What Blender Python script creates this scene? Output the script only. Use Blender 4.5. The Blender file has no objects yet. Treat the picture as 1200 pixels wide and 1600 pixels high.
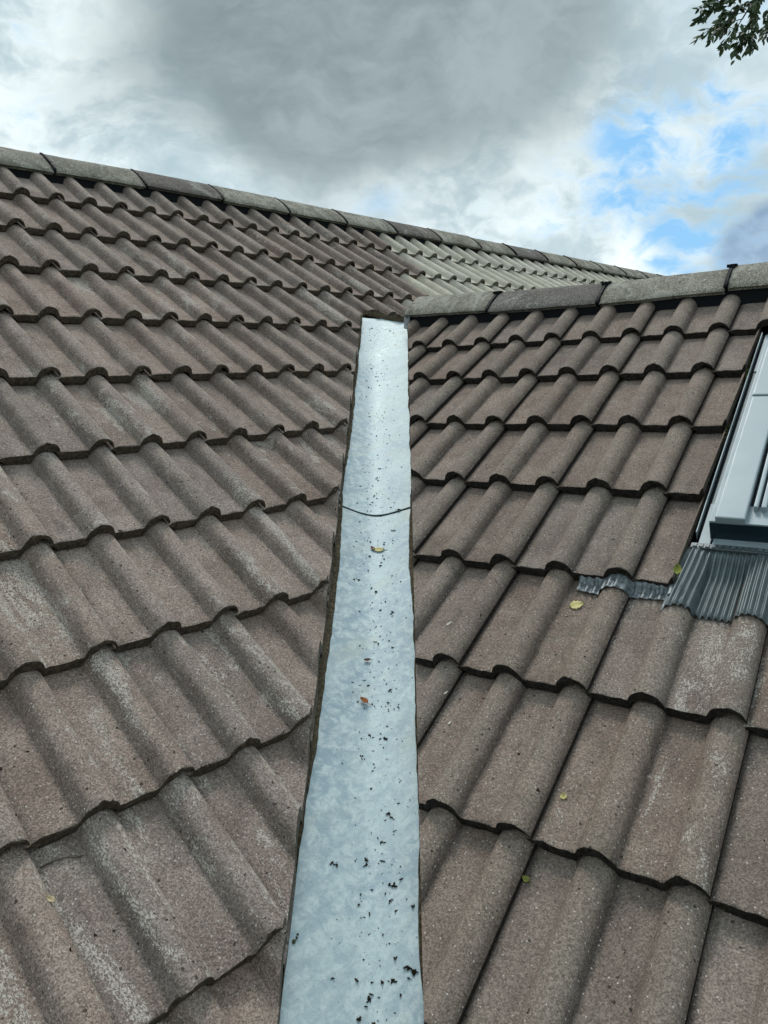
import bpy, bmesh, math, random
from mathutils import Vector, Matrix, noise
R_ = math.radians
sc = bpy.context.scene
C = sc.collection

# ------------------------------------------------------------------ camera
CAM = Vector((-1.38966, -3.78980, -1.03324))
YAW, TILT, ROLL, FPX = -0.785332, 1.396202, -0.031383, 1190.39
CM = Matrix.Rotation(YAW, 3, 'Z') @ Matrix.Rotation(TILT, 3, 'X') @ Matrix.Rotation(ROLL, 3, 'Z')
cd = bpy.data.cameras.new('camera'); cam = bpy.data.objects.new('camera', cd); C.objects.link(cam)
cd.sensor_fit = 'HORIZONTAL'; cd.sensor_width = 36; cd.lens = FPX / 1200 * 36
cd.clip_start = 0.02; cd.clip_end = 3000
cam.matrix_world = Matrix.Translation(CAM) @ CM.to_4x4()
sc.camera = cam

def ray(px, py):
    return (CM @ Vector(((px - 600) / FPX, -(py - 800) / FPX, -1))).normalized()

# ------------------------------------------------------------------ world, sun, exposure
SUN_EL, SUN_AZ = R_(56), R_(50)          # azimuth of the sun seen from the scene: direction (cos, sin) in plan
world = bpy.data.worlds.new('World'); sc.world = world; world.use_nodes = True
wt = world.node_tree; wt.nodes.clear()
def wn(t, **k):
    n = wt.nodes.new(t)
    for a, b in k.items(): setattr(n, a, b)
    return n
def wmath(op, a, b=None, clamp=False):
    n = wn('ShaderNodeMath', operation=op); n.use_clamp = clamp
    for i, v in enumerate((a, b)):
        if v is None: continue
        if isinstance(v, (int, float)): n.inputs[i].default_value = v
        else: wt.links.new(v, n.inputs[i])
    return n.outputs[0]
def wmix(f, a, b):
    n = wn('ShaderNodeMix', data_type='RGBA')
    for i, v in ((0, f), (6, a), (7, b)):
        if isinstance(v, (int, float)): n.inputs[i].default_value = v
        elif isinstance(v, tuple): n.inputs[i].default_value = (*v, 1)
        else: wt.links.new(v, n.inputs[i])
    return n.outputs[2]
def wramp(v, lo, hi):
    n = wn('ShaderNodeMapRange', interpolation_type='SMOOTHSTEP')
    if lo > hi: lo, hi, n.inputs[3].default_value, n.inputs[4].default_value = hi, lo, 1, 0
    n.inputs[1].default_value = lo; n.inputs[2].default_value = hi
    wt.links.new(v, n.inputs[0]); return n.outputs[0]
tc = wn('ShaderNodeTexCoord'); D0 = tc.outputs['Generated']
def wnoise(vec, scale, detail=8, rough=.55, lac=2.0, dist=0, off=(0, 0, 0), stretch=(1, 1, 1), color=False):
    m = wn('ShaderNodeMapping'); m.inputs['Location'].default_value = off; m.inputs['Scale'].default_value = stretch
    wt.links.new(vec, m.inputs[0])
    n = wn('ShaderNodeTexNoise'); wt.links.new(m.outputs[0], n.inputs[0])
    n.inputs['Scale'].default_value = scale; n.inputs['Detail'].default_value = detail
    n.inputs['Roughness'].default_value = rough; n.inputs['Distortion'].default_value = dist
    return n.outputs['Color' if color else 'Fac']
# billowing: bend the directions with noise before anything is placed on them
wob = wnoise(D0, 3.2, 5, .6, color=True, off=(3, 1, 7))
vm = wn('ShaderNodeVectorMath', operation='SUBTRACT'); wt.links.new(wob, vm.inputs[0]); vm.inputs[1].default_value = (.5, .5, .5)
vs = wn('ShaderNodeVectorMath', operation='SCALE'); wt.links.new(vm.outputs[0], vs.inputs[0]); vs.inputs['Scale'].default_value = .17
va = wn('ShaderNodeVectorMath', operation='ADD'); wt.links.new(D0, va.inputs[0]); wt.links.new(vs.outputs[0], va.inputs[1])
vn = wn('ShaderNodeVectorMath', operation='NORMALIZE'); wt.links.new(va.outputs[0], vn.inputs[0])
DW = vn.outputs[0]
def blob(px, py, rad, amp=1.0, vec=None):
    """a soft round bank of cloud about one direction of the sky (radius in degrees)"""
    d = ray(px, py)
    n = wn('ShaderNodeVectorMath', operation='DOT_PRODUCT'); wt.links.new(vec or DW, n.inputs[0]); n.inputs[1].default_value = d
    k = 1 / (1 - math.cos(R_(rad)))
    e = wmath('MULTIPLY', wmath('SUBTRACT', n.outputs['Value'], 1.0), k)
    return wmath('MULTIPLY', wmath('EXPONENT', e), amp)
def total(lst):
    s = lst[0]
    for b in lst[1:]: s = wmath('ADD', s, b)
    return s
sky = wn('ShaderNodeTexSky', sky_type='NISHITA'); sky.sun_disc = False
sky.sun_elevation = SUN_EL; sky.sun_rotation = math.pi / 2 - SUN_AZ
sky.air_density = 1.0; sky.dust_density = .6; sky.ozone_density = 1.3
n_big = wnoise(DW, 3.0, 9, .58, stretch=(1, 1, 1.7), off=(1.3, 5.1, 2.2))
n_mid = wnoise(DW, 7.0, 9, .62, stretch=(1, 1, 2.0), off=(4.3, 2.1, 8.2))
n_fin = wnoise(DW, 16.0, 8, .6, stretch=(1, 1, 2.0), off=(2.3, 6.1, 5.2))
n_soft = wnoise(DW, 4.0, 5, .5, stretch=(1, 1, 1.6), off=(9.3, 7.1, 1.2))
def cen(n, k): return wmath('MULTIPLY', wmath('SUBTRACT', n, .5), k)
dark = total([blob(330, 30, 9, .7), blob(540, 90, 10, .9), blob(760, 60, 9, .75), blob(500, 200, 5, .5), blob(880, -40, 11, .6), blob(200, -110, 15, .5), blob(700, -250, 20, .5)])
darkm = wramp(wmath('ADD', dark, wmath('ADD', cen(n_soft, 1.5), cen(n_fin, .7))), .40, 1.75)
blue = total([blob(950, 185, 2.6, .32, D0), blob(858, 212, 1.6, .34, D0), blob(960, 275, 3.0, .34, D0), blob(1120, 150, 3.2, .26, D0), blob(600, 305, 2.2, .42, D0), blob(1050, 388, 2.0, .62, D0),
              blob(1120, 376, 1.8, .36, D0), blob(1185, 262, 2.4, .26, D0), blob(1060, 330, 4, .16, D0), blob(1040, 240, 4.5, .12, D0), blob(405, 190, 1.8, .2, D0), blob(1010, 215, 5, .12, D0),
              blob(600, -1900, 38, .55, D0)])
gap = wmath('ADD', blue, wmath('ADD', cen(n_mid, .5), cen(n_fin, 2.6)))
gapm = wmath('MULTIPLY', wramp(gap, .20, 1.0), wramp(darkm, .45, .0))
slate = wramp(wmath('ADD', total([blob(1195, 405, 3.2, 1.0, D0), blob(1330, 410, 7, .8, D0)]), cen(n_mid, 1.0)), .40, .85)
white = wramp(wmath('ADD', total([blob(1003, 410, 2.0, 1.0), blob(1105, 385, 1.4, .6), blob(60, 60, 8, .35), blob(225, 90, 4, .3), blob(900, 230, 5, .4), blob(1080, 200, 6, .35), blob(130, 150, 7, .25), blob(640, 340, 8, .25), blob(700, 240, 5, .2)]),
                     wmath('ADD', cen(n_mid, 1.8), cen(n_fin, 2.0))), .0, .9)
cl = wmix(wmath('ADD', wramp(n_mid, .3, .7), cen(n_fin, 1.0)), (3.2, 4.1, 4.5), (5.0, 5.8, 6.05))
cl = wmix(white, cl, (6.5, 7.2, 7.25))
dk = wmix(wramp(wmath('ADD', n_soft, cen(n_fin, .5)), .3, .7), (1.55, 1.98, 2.12), (2.6, 3.15, 3.35))
cl = wmix(darkm, cl, dk)
blu = wmix(.85, sky.outputs[0], (1.6, 3.75, 6.1))
s_ = wmix(gapm, cl, blu)
s_ = wmix(wmath('MULTIPLY', slate, .85), s_, wmix(wramp(n_fin, .3, .7), (1.3, 2.1, 3.3), (2.4, 3.4, 4.6)))
bg = wn('ShaderNodeBackground'); bg.inputs[1].default_value = .1; wt.links.new(s_, bg.inputs[0])
wo = wn('ShaderNodeOutputWorld'); wt.links.new(bg.outputs[0], wo.inputs[0])

sd = bpy.data.lights.new('sun', 'SUN'); sd.energy = 1.25; sd.angle = R_(18); sd.color = (1, .95, .88)
so = bpy.data.objects.new('sun', sd); C.objects.link(so)
sdir = Vector((math.cos(SUN_AZ) * math.cos(SUN_EL), math.sin(SUN_AZ) * math.cos(SUN_EL), math.sin(SUN_EL)))
so.rotation_euler = sdir.to_track_quat('Z', 'Y').to_euler(); so.location = (0, 0, 12)
sc.view_settings.view_transform = 'Standard'; sc.view_settings.look = 'None'
sc.view_settings.exposure = 0.62; sc.view_settings.gamma = 1; sc.view_settings.use_curve_mapping = False
sc.render.engine = 'CYCLES'

# ------------------------------------------------------------------ materials
class NT:
    def __init__(s, name):
        s.m = bpy.data.materials.new(name); s.m.use_nodes = True; s.t = s.m.node_tree
        s.b = s.t.nodes['Principled BSDF']
    def n(s, t, **k):
        n = s.t.nodes.new(t)
        for a, b in k.items(): setattr(n, a, b)
        return n
    def lk(s, v, sock):
        if isinstance(v, (int, float)): sock.default_value = v
        elif isinstance(v, tuple): sock.default_value = (*v, 1) if len(v) == 3 and sock.type == 'RGBA' else v
        else: s.t.links.new(v, sock)
    def math(s, op, a, b=0.0, clamp=False):
        n = s.n('ShaderNodeMath', operation=op); n.use_clamp = clamp; s.lk(a, n.inputs[0]); s.lk(b, n.inputs[1]); return n.outputs[0]
    def mix(s, f, a, b, mode='MIX'):
        n = s.n('ShaderNodeMix', data_type='RGBA', blend_type=mode); s.lk(f, n.inputs[0]); s.lk(a, n.inputs[6]); s.lk(b, n.inputs[7]); return n.outputs[2]
    def ramp(s, v, lo, hi, a=0.0, b=1.0):
        n = s.n('ShaderNodeMapRange'); n.interpolation_type = 'SMOOTHSTEP'
        s.lk(v, n.inputs[0]); n.inputs[1].default_value = lo; n.inputs[2].default_value = hi; n.inputs[3].default_value = a; n.inputs[4].default_value = b
        return n.outputs[0]
    def coord(s, rnd=True, stretch=(1, 1, 1)):
        t = s.n('ShaderNodeTexCoord'); v = t.outputs['Object']
        if rnd:
            o = s.n('ShaderNodeObjectInfo'); s.rand = o.outputs['Random']
            c = s.n('ShaderNodeCombineXYZ')
            for i, k in enumerate((37.1, 91.7, 53.3)): s.lk(s.math('MULTIPLY', s.rand, k), c.inputs[i])
            a = s.n('ShaderNodeVectorMath', operation='ADD'); s.lk(v, a.inputs[0]); s.lk(c.outputs[0], a.inputs[1]); v = a.outputs[0]
        if stretch != (1, 1, 1):
            mp = s.n('ShaderNodeMapping'); mp.inputs['Scale'].default_value = stretch; s.lk(v, mp.inputs[0]); v = mp.outputs[0]
        return v
    def noise(s, v, scale, detail=4, rough=.55, dist=0):
        n = s.n('ShaderNodeTexNoise'); s.lk(v, n.inputs[0]); n.inputs['Scale'].default_value = scale
        n.inputs['Detail'].default_value = detail; n.inputs['Roughness'].default_value = rough; n.inputs['Distortion'].default_value = dist
        return n.outputs['Fac']
    def voro(s, v, scale, out='Color', feature='F1'):
        n = s.n('ShaderNodeTexVoronoi'); n.feature = feature; s.lk(v, n.inputs[0]); n.inputs['Scale'].default_value = scale; return n.outputs[out]
    def bump(s, h, dist=.001, strength=1.0, prev=None):
        n = s.n('ShaderNodeBump'); n.inputs['Distance'].default_value = dist; n.inputs['Strength'].default_value = strength
        s.lk(h, n.inputs['Height'])
        if prev is not None: s.lk(prev, n.inputs['Normal'])
        return n.outputs[0]
    def done(s, col, rough=.9, metal=0.0, normal=None, spec=.3):
        s.lk(col, s.b.inputs['Base Color']); s.lk(rough, s.b.inputs['Roughness']); s.lk(metal, s.b.inputs['Metallic'])
        s.b.inputs['Specular IOR Level'].default_value = spec
        if normal is not None: s.lk(normal, s.b.inputs['Normal'])
        return s.m

def concrete(name, c0, c1, lich_col=(.54, .49, .43), lich_base=0.0, grain=.55, green=.25, dark=.5, rolls=0, band=None, rough_bump=1):
    s = NT(name); v = s.coord()
    big = s.noise(v, 7, 5, .6, .5); mid = s.noise(v, 26, 6, .65, .3)
    col = s.mix(s.ramp(big, .3, .7), c0, c1)
    tint = s.n('ShaderNodeHueSaturation'); s.lk(col, tint.inputs['Color'])
    r2 = s.math('FRACT', s.math('MULTIPLY', s.rand, 7.31))
    s.lk(s.math('ADD', s.math('MULTIPLY', s.rand, .16), .92), tint.inputs['Value'])
    s.lk(s.math('ADD', s.math('MULTIPLY', r2, .25), .92), tint.inputs['Saturation'])
    col = tint.outputs[0]
    col = s.mix(s.math('MULTIPLY', s.ramp(s.noise(v, 11, 4, .6, .8), .52, .72), green), col, (.15, .145, .105))
    # runs of dark algae
    vs = s.coord(True, (1, .22, 1))
    col = s.mix(s.math('MULTIPLY', s.ramp(s.noise(vs, 21, 6, .7, .4), .5, .75), dark), col, (.062, .053, .05))
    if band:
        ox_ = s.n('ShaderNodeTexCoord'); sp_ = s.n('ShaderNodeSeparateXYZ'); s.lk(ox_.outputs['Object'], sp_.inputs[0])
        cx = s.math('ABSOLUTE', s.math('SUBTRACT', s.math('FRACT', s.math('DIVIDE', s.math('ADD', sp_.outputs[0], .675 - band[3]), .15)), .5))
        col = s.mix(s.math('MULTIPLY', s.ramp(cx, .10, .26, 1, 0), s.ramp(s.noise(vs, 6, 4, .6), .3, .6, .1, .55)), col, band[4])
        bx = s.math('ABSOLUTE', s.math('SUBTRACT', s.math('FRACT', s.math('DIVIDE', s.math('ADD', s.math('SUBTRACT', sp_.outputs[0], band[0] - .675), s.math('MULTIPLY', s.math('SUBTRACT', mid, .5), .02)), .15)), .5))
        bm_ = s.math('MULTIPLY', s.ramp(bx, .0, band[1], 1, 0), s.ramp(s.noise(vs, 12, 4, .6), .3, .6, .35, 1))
        col = s.mix(s.math('MULTIPLY', bm_, band[2]), col, (.060, .050, .047))  # shade and grime along one flank of each roll, painted as a dark band
    # sand grain of the concrete face
    g = s.voro(v, 430); sep = s.n('ShaderNodeSeparateColor'); s.lk(g, sep.inputs[0])
    gr = s.math('ADD', s.math('MULTIPLY', s.math('SUBTRACT', sep.outputs[0], .5), grain * 1.25), 1.0)
    g2 = s.noise(v, 230, 3, .7); gr = s.math('MULTIPLY', gr, s.ramp(g2, .2, .8, 1 - grain * .45, 1 + grain * .45))
    gc = s.n('ShaderNodeCombineColor')
    for i in range(3): s.lk(gr, gc.inputs[i])
    col = s.mix(1.0, col, gc.outputs[0], 'MULTIPLY')
    # lichen flecks, gathered in patches; a tile may carry more through its "lichen" value
    at = s.n('ShaderNodeAttribute', attribute_type='OBJECT', attribute_name='lichen')
    li = s.math('ADD', at.outputs['Fac'], lich_base)
    patch = s.math('ADD', s.ramp(s.noise(vs, 9, 4, .6, 1.0), .42, .72, 0, .8), s.ramp(mid, .45, .75, 0, .5))
    ob = s.n('ShaderNodeTexCoord'); sx = s.n('ShaderNodeSeparateXYZ'); s.lk(ob.outputs['Object'], sx.inputs[0])
    fx = s.math('ABSOLUTE', s.math('SUBTRACT', s.math('FRACT', s.math('DIVIDE', s.math('ADD', s.math('ADD', sx.outputs[0], .644), s.math('MULTIPLY', mid, .012)), .15)), .5))
    foot = s.ramp(fx, .0, .16, 1, 0)          # lichen and dirt settle at the foot of each roll
    if rolls: patch = s.math('ADD', patch, s.math('MULTIPLY', foot, s.ramp(s.noise(v, 14, 4, .6), .35, .65, 0, rolls)))
    amt = s.math('MULTIPLY', patch, li, clamp=True)
    fleck = s.noise(s.coord(True, (1, .55, 1)), 330, 3, .75, .6)
    thr = s.math('SUBTRACT', .72, s.math('MULTIPLY', amt, .26))
    fm = s.ramp(s.math('SUBTRACT', fleck, thr), -.01, .05)
    col = s.mix(s.math('MULTIPLY', fm, .85), col, lich_col)
    # stray white grains and black specks of moss
    sp = s.voro(v, 140, 'Distance'); vc = s.n('ShaderNodeSeparateColor'); s.lk(s.voro(v, 140), vc.inputs[0])
    col = s.mix(s.math('MULTIPLY', s.math('LESS_THAN', sp, .20), s.math('GREATER_THAN', vc.outputs[0], .80)), col, (.52, .48, .43))
    vc2 = s.n('ShaderNodeSeparateColor'); s.lk(s.voro(v, 52), vc2.inputs[0])
    col = s.mix(s.math('MULTIPLY', s.math('MULTIPLY', s.math('LESS_THAN', s.math('ADD', s.voro(v, 52, 'Distance'), s.math('MULTIPLY', g2, .3)), .30), s.math('GREATER_THAN', vc2.outputs[1], .80)), .85), col, (.035, .03, .025))
    h = s.math('ADD', s.math('MULTIPLY', g2, .6), s.math('ADD', s.math('MULTIPLY', sep.outputs[0], .5), s.math('MULTIPLY', fm, .7)))
    nb = s.bump(h, .0013 * rough_bump, .9); nb = s.bump(s.noise(v, 45, 5, .6), .003, .6, nb)
    return s.done(col, .92, 0, nb, .2)

def grimy(name, c0, c1, bump=.004):
    s = NT(name); v = s.coord()
    n1 = s.noise(v, 90, 6, .7, .4)
    col = s.mix(s.ramp(n1, .35, .68), c0, c1)
    col = s.mix(s.ramp(s.noise(v, 300, 2, .6), .62, .75), col, tuple(min(1, x * 2.4 + .03) for x in c1))
    return s.done(col, .97, 0, s.bump(s.math('ADD', n1, s.math('MULTIPLY', s.noise(v, 260, 3, .7), .4)), bump, 1), .1)

def plain(name, col, rough=.5, metal=0.0, var=.12, scale=20, bump=0.0, spec=.4, stretch=(1, 1, 1), dirt=0, dirtcol=(.1, .1, .09)):
    s = NT(name); v = s.coord(True, stretch); n1 = s.noise(v, scale, 5, .6)
    c = s.mix(s.ramp(n1, .3, .7), tuple(x * (1 - var) for x in col), tuple(min(1, x * (1 + var)) for x in col))
    if dirt: c = s.mix(s.math('MULTIPLY', s.ramp(s.noise(v, scale * 5, 6, .7, .5), .45, .75), dirt), c, dirtcol)
    nb = s.bump(n1, bump, 1) if bump else None
    return s.done(c, s.ramp(n1, .3, .7, max(0, rough - .07), rough + .07), metal, nb, spec)

M = {}
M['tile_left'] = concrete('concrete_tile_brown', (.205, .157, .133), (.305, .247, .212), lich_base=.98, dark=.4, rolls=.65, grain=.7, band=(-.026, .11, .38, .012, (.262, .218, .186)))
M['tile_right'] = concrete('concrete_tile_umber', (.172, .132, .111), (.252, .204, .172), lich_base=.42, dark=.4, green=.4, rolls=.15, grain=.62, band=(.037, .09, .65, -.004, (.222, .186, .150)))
M['tile_pale'] = concrete('concrete_tile_pale', (.48, .445, .37), (.61, .57, .48), lich_base=.5, lich_col=(.6, .59, .54), grain=.35, green=.1, dark=.25)
M['edge_left'] = grimy('moss_shade_edge_brown', (.045, .035, .026), (.12, .094, .070))  # tile front faces: moss plus their shade, mixed into the edge colours
M['edge_right'] = grimy('moss_shade_edge_black', (.014, .012, .011), (.042, .036, .031))  # unlit fronts of the right slope, their shade painted in with the moss
M['edge_pale'] = grimy('moss_shade_edge_pale', (.08, .075, .055), (.2, .19, .15))
M['cut'] = grimy('cut_tile_edge', (.09, .075, .06), (.17, .15, .125), .001)
M['ridge'] = concrete('ridge_tile_grey', (.17, .16, .13), (.33, .31, .26), lich_base=1.7, lich_col=(.60, .58, .50), grain=1.1, rough_bump=2.2, green=.35, dark=.45)
M['ridge_dark'] = concrete('ridge_tile_dark', (.125, .11, .10), (.18, .162, .145), lich_base=1.2, lich_col=(.52, .5, .46), grain=1.0, rough_bump=2.2, green=.1, dark=.4)
M['black'] = plain('black_plastic', (.006, .007, .009), .7, 0, .3, 60, 0, .15)
M['moss'] = plain('dark_moss', (.026, .020, .013), .95, 0, .5, 200, 0, .05)
M['mossgreen'] = grimy('green_moss', (.03, .035, .012), (.09, .095, .035), .003)
M['mortar'] = grimy('old_bedding', (.045, .037, .024), (.13, .108, .072), .004)
M['deck'] = plain('underlay_felt', (.03, .028, .027), .9)
M['lead'] = plain('lead_grey', (.22, .23, .24), .6, .3, .3, 30, .002)
# zinc
s = NT('weathered_zinc'); v = s.coord(False); vl = s.n('ShaderNodeMapping')
vl.inputs['Rotation'].default_value = (0, 0, R_(-44.4)); vl.inputs['Scale'].default_value = (.35, 1, 1); s.lk(v, vl.inputs[0]); vr = vl.outputs[0]
big = s.noise(vr, 5, 5, .6, .3); mid = s.noise(v, 42, 8, .72, .4); fine = s.noise(v, 150, 4, .7)
vst = s.n('ShaderNodeMapping'); vst.inputs['Rotation'].default_value = (0, 0, R_(-44.4)); vst.inputs['Scale'].default_value = (.07, 1, 1); s.lk(v, vst.inputs[0]); run = s.noise(vst.outputs[0], 60, 5, .65, .1)
col = s.mix(s.ramp(big, .38, .62), (.265, .35, .40), (.36, .45, .475))
col = s.mix(s.ramp(mid, .40, .64), col, (.49, .575, .58))
col = s.mix(s.math('MULTIPLY', s.ramp(run, .48, .72), .45), col, (.25, .33, .375))
col = s.mix(s.math('MULTIPLY', s.ramp(s.noise(vr, 12, 5, .6, .4), .52, .74), .4), col, (.44, .46, .39))
col = s.mix(s.math('MULTIPLY', s.ramp(fine, .52, .72), .4), col, (.22, .27, .295))
col = s.mix(s.math('MULTIPLY', s.ramp(s.noise(v, 330, 2, .6), .66, .72), .6), col, (.10, .10, .085))
M['zinc'] = s.done(col, s.ramp(mid, .3, .7, .50, .66), .24, s.bump(s.math('ADD', mid, s.math('MULTIPLY', fine, .3)), .0012, .6), .4)
M['clad'] = plain('grey_cladding', (.285, .345, .37), .5, .15, .07, 9, .0006)
M['cladgrime'] = plain('grimy_flashing', (.30, .345, .355), .6, .1, .1, 14, 0, .4, (1, .3, 1), .65, (.16, .165, .15))
M['navy'] = plain('dark_blue_lacquer', (.012, .03, .045), .35, .2, .15, 10)
M['apron'] = plain('pleated_grey_apron', (.10, .128, .135), .42, .3, .2, 40, .0004, .5, dirt=.25)
M['foil'] = plain('shiny_crinkled_flashing', (.17, .195, .205), .42, .4, .5, 120, .002)
M['rail'] = plain('dark_rail', (.10, .115, .12), .4, .5, .2, 30)
s = NT('window_glass'); M['glass'] = s.done((.06, .085, .09), .04, 0, None, .8)
M['leafy'] = plain('yellow_leaf', (.50, .43, .17), .6, 0, .2, 60)
M['leafo'] = plain('orange_leaf', (.42, .16, .06), .7, 0, .3, 60)
M['leafb'] = plain('brown_leaf', (.16, .075, .04), .8, 0, .4, 80)
M['leafstraw'] = plain('straw_leaf', (.50, .40, .24), .8, 0, .3, 80)
M['leafgreen'] = plain('dull_green_leaf', (.20, .21, .04), .8, 0, .3, 80)
M['white'] = plain('white_chip', (.62, .58, .50), .8, 0, .2, 80)
M['bark'] = plain('bark', (.075, .062, .05), .9, 0, .3, 30, .01)
M['foliage'] = plain('tree_leaves', (.075, .115, .055), .55, 0, .35, 3)
M['brick'] = plain('render_wall', (.42, .39, .34), .9, 0, .1, 10)
M['fascia'] = plain('fascia_white', (.7, .7, .68), .5)
M['red'] = plain('red_mark', (.2, .03, .025), .8)
s = NT('grass_field'); v = s.coord(False); g = s.noise(v, .3, 8, .7)
M['grass'] = s.done(s.mix(s.ramp(g, .3, .7), (.035, .06, .02), (.075, .1, .035)), .95, 0, s.bump(s.noise(v, 9, 6, .7), .06, 1), .1)

# ------------------------------------------------------------------ helpers
def link(name, me, mats=(), parent=None, mw=None):
    o = bpy.data.objects.new(name, me); C.objects.link(o)
    if me is not None and mats and not me.materials:
        for m in mats: me.materials.append(M[m])
    if parent is not None: o.parent = parent
    if mw is not None: o.matrix_basis = mw
    return o
def empty(name, label=None, cat=None, parent=None, group=None):
    o = bpy.data.objects.new(name, None); C.objects.link(o); o.empty_display_size = .1
    if parent is not None: o.parent = parent
    if label: o['label'] = label
    if cat: o['category'] = cat
    if group: o['group'] = group
    return o
def tag(o, label=None, cat=None, group=None, kind=None):
    if label: o['label'] = label
    if cat: o['category'] = cat
    if group: o['group'] = group
    if kind: o['kind'] = kind
    return o
def mesh(name, verts, faces, smooth=False, fm=None):
    me = bpy.data.meshes.new(name); me.from_pydata(verts, [], faces); me.update()
    if smooth: me.polygons.foreach_set('use_smooth', [True] * len(me.polygons))
    if fm: me.polygons.foreach_set('material_index', fm)
    return me
def box(bm, a, b, mi=0, bevel=0):
    vs = [bm.verts.new((x, y, z)) for x in (a[0], b[0]) for y in (a[1], b[1]) for z in (a[2], b[2])]
    fs = []
    for q in ((0, 1, 3, 2), (4, 6, 7, 5), (0, 4, 5, 1), (2, 3, 7, 6), (0, 2, 6, 4), (1, 5, 7, 3)):
        f = bm.faces.new([vs[i] for i in q]); f.material_index = mi; fs.append(f)
    if bevel:
        es = list({e for f in fs for e in f.edges})
        bmesh.ops.bevel(bm, geom=es, offset=bevel, segments=2, affect='EDGES', profile=.6)
def bmesh_me(bm, name, smooth=False):
    bmesh.ops.recalc_face_normals(bm, faces=bm.faces)
    me = bpy.data.meshes.new(name); bm.to_mesh(me); bm.free()
    if smooth: me.polygons.foreach_set('use_smooth', [True] * len(me.polygons))
    return me
def tube(bm, pts, rads, seg=5, mi=0):
    pts = [Vector(p) for p in pts]; rings = []
    for i, p in enumerate(pts):
        d = (pts[min(i + 1, len(pts) - 1)] - pts[max(i - 1, 0)]).normalized()
        a = d.orthogonal().normalized(); b = d.cross(a)
        rings.append([bm.verts.new(p + (a * math.cos(t) + b * math.sin(t)) * rads[i]) for t in [k * 2 * math.pi / seg for k in range(seg)]])
    for i in range(len(rings) - 1):
        for k in range(seg):
            f = bm.faces.new((rings[i][k], rings[i][(k + 1) % seg], rings[i + 1][(k + 1) % seg], rings[i + 1][k])); f.material_index = mi
    bm.faces.new(rings[0][::-1]).material_index = mi; bm.faces.new(rings[-1]).material_index = mi

# ------------------------------------------------------------------ the two slopes
W = .15                                     # one roll to the next
pL, pR, ANG = 0.583571, 0.504379, 0.194421
oL, uL, dL = Vector((0, 0, 0)), Vector((1, 0, 0)), Vector((0, -math.cos(pL), -math.sin(pL)))
nL = uL.cross(-dL)
oR = Vector((1.596016, -2.671002, -0.723429))
aR = Vector((math.cos(ANG), math.sin(ANG), 0)); uR = Vector((aR.y, -aR.x, 0))
dR = Vector((-aR.x * math.cos(pR), -aR.y * math.cos(pR), -math.sin(pR))); nR = uR.cross(-dR)
sL = [0, .33, .672725, 1.02468, 1.389035, 1.764677, 2.131138, 2.465237, 2.798819, 3.128718, 3.457528, 3.79, 4.12]
sR = [0, .33, .605105, .921762, 1.24501, 1.589494, 1.937951, 2.283401, 2.628, 2.974, 3.32]
DROP = .031
def ptL(c, s, w=0): return oL + uL * (c * W) + dL * s + nL * w
def ptR(c, s, w=0): return oR + uR * (c * W) + dR * s + nR * w
def sag(c): return -.0026 * max(0, c - 5)
def frame(o, u, d, n, c, s, w=0):
    """matrix: x across, y up the slope, z off the slope"""
    m = Matrix((u, -d, n)).transposed().to_4x4(); m.translation = o + u * (c * W) + d * s + n * w; return m
def hit(side, px, py, w=0):
    o, n = (oL, nL) if side == 'L' else (oR, nR)
    r = ray(px, py); t = ((o + n * w - CAM).dot(n)) / r.dot(n); return CAM + r * t

# cut lines beside the valley, in plan
LA, LB = Vector((1.262, -1.026)), Vector((-.740, -2.878))
RA, RB = Vector((1.300, -1.297)), Vector((-.643, -3.095))
def cutplane(A, B, side):
    d = (B - A).normalized(); n = Vector((-d.y, d.x)) * side
    return Vector((A.x, A.y, 0)), Vector((n.x, n.y, 0))
d_ = (LB - LA).normalized(); q_ = Vector((-d_.y, d_.x))
sgn = 1 if (RA - LA).dot(q_) > 0 else -1
cutL = cutplane(LA, LB, sgn)                # normals point into the gutter: that side is removed
cutR = cutplane(RA, RB, -sgn)

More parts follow.
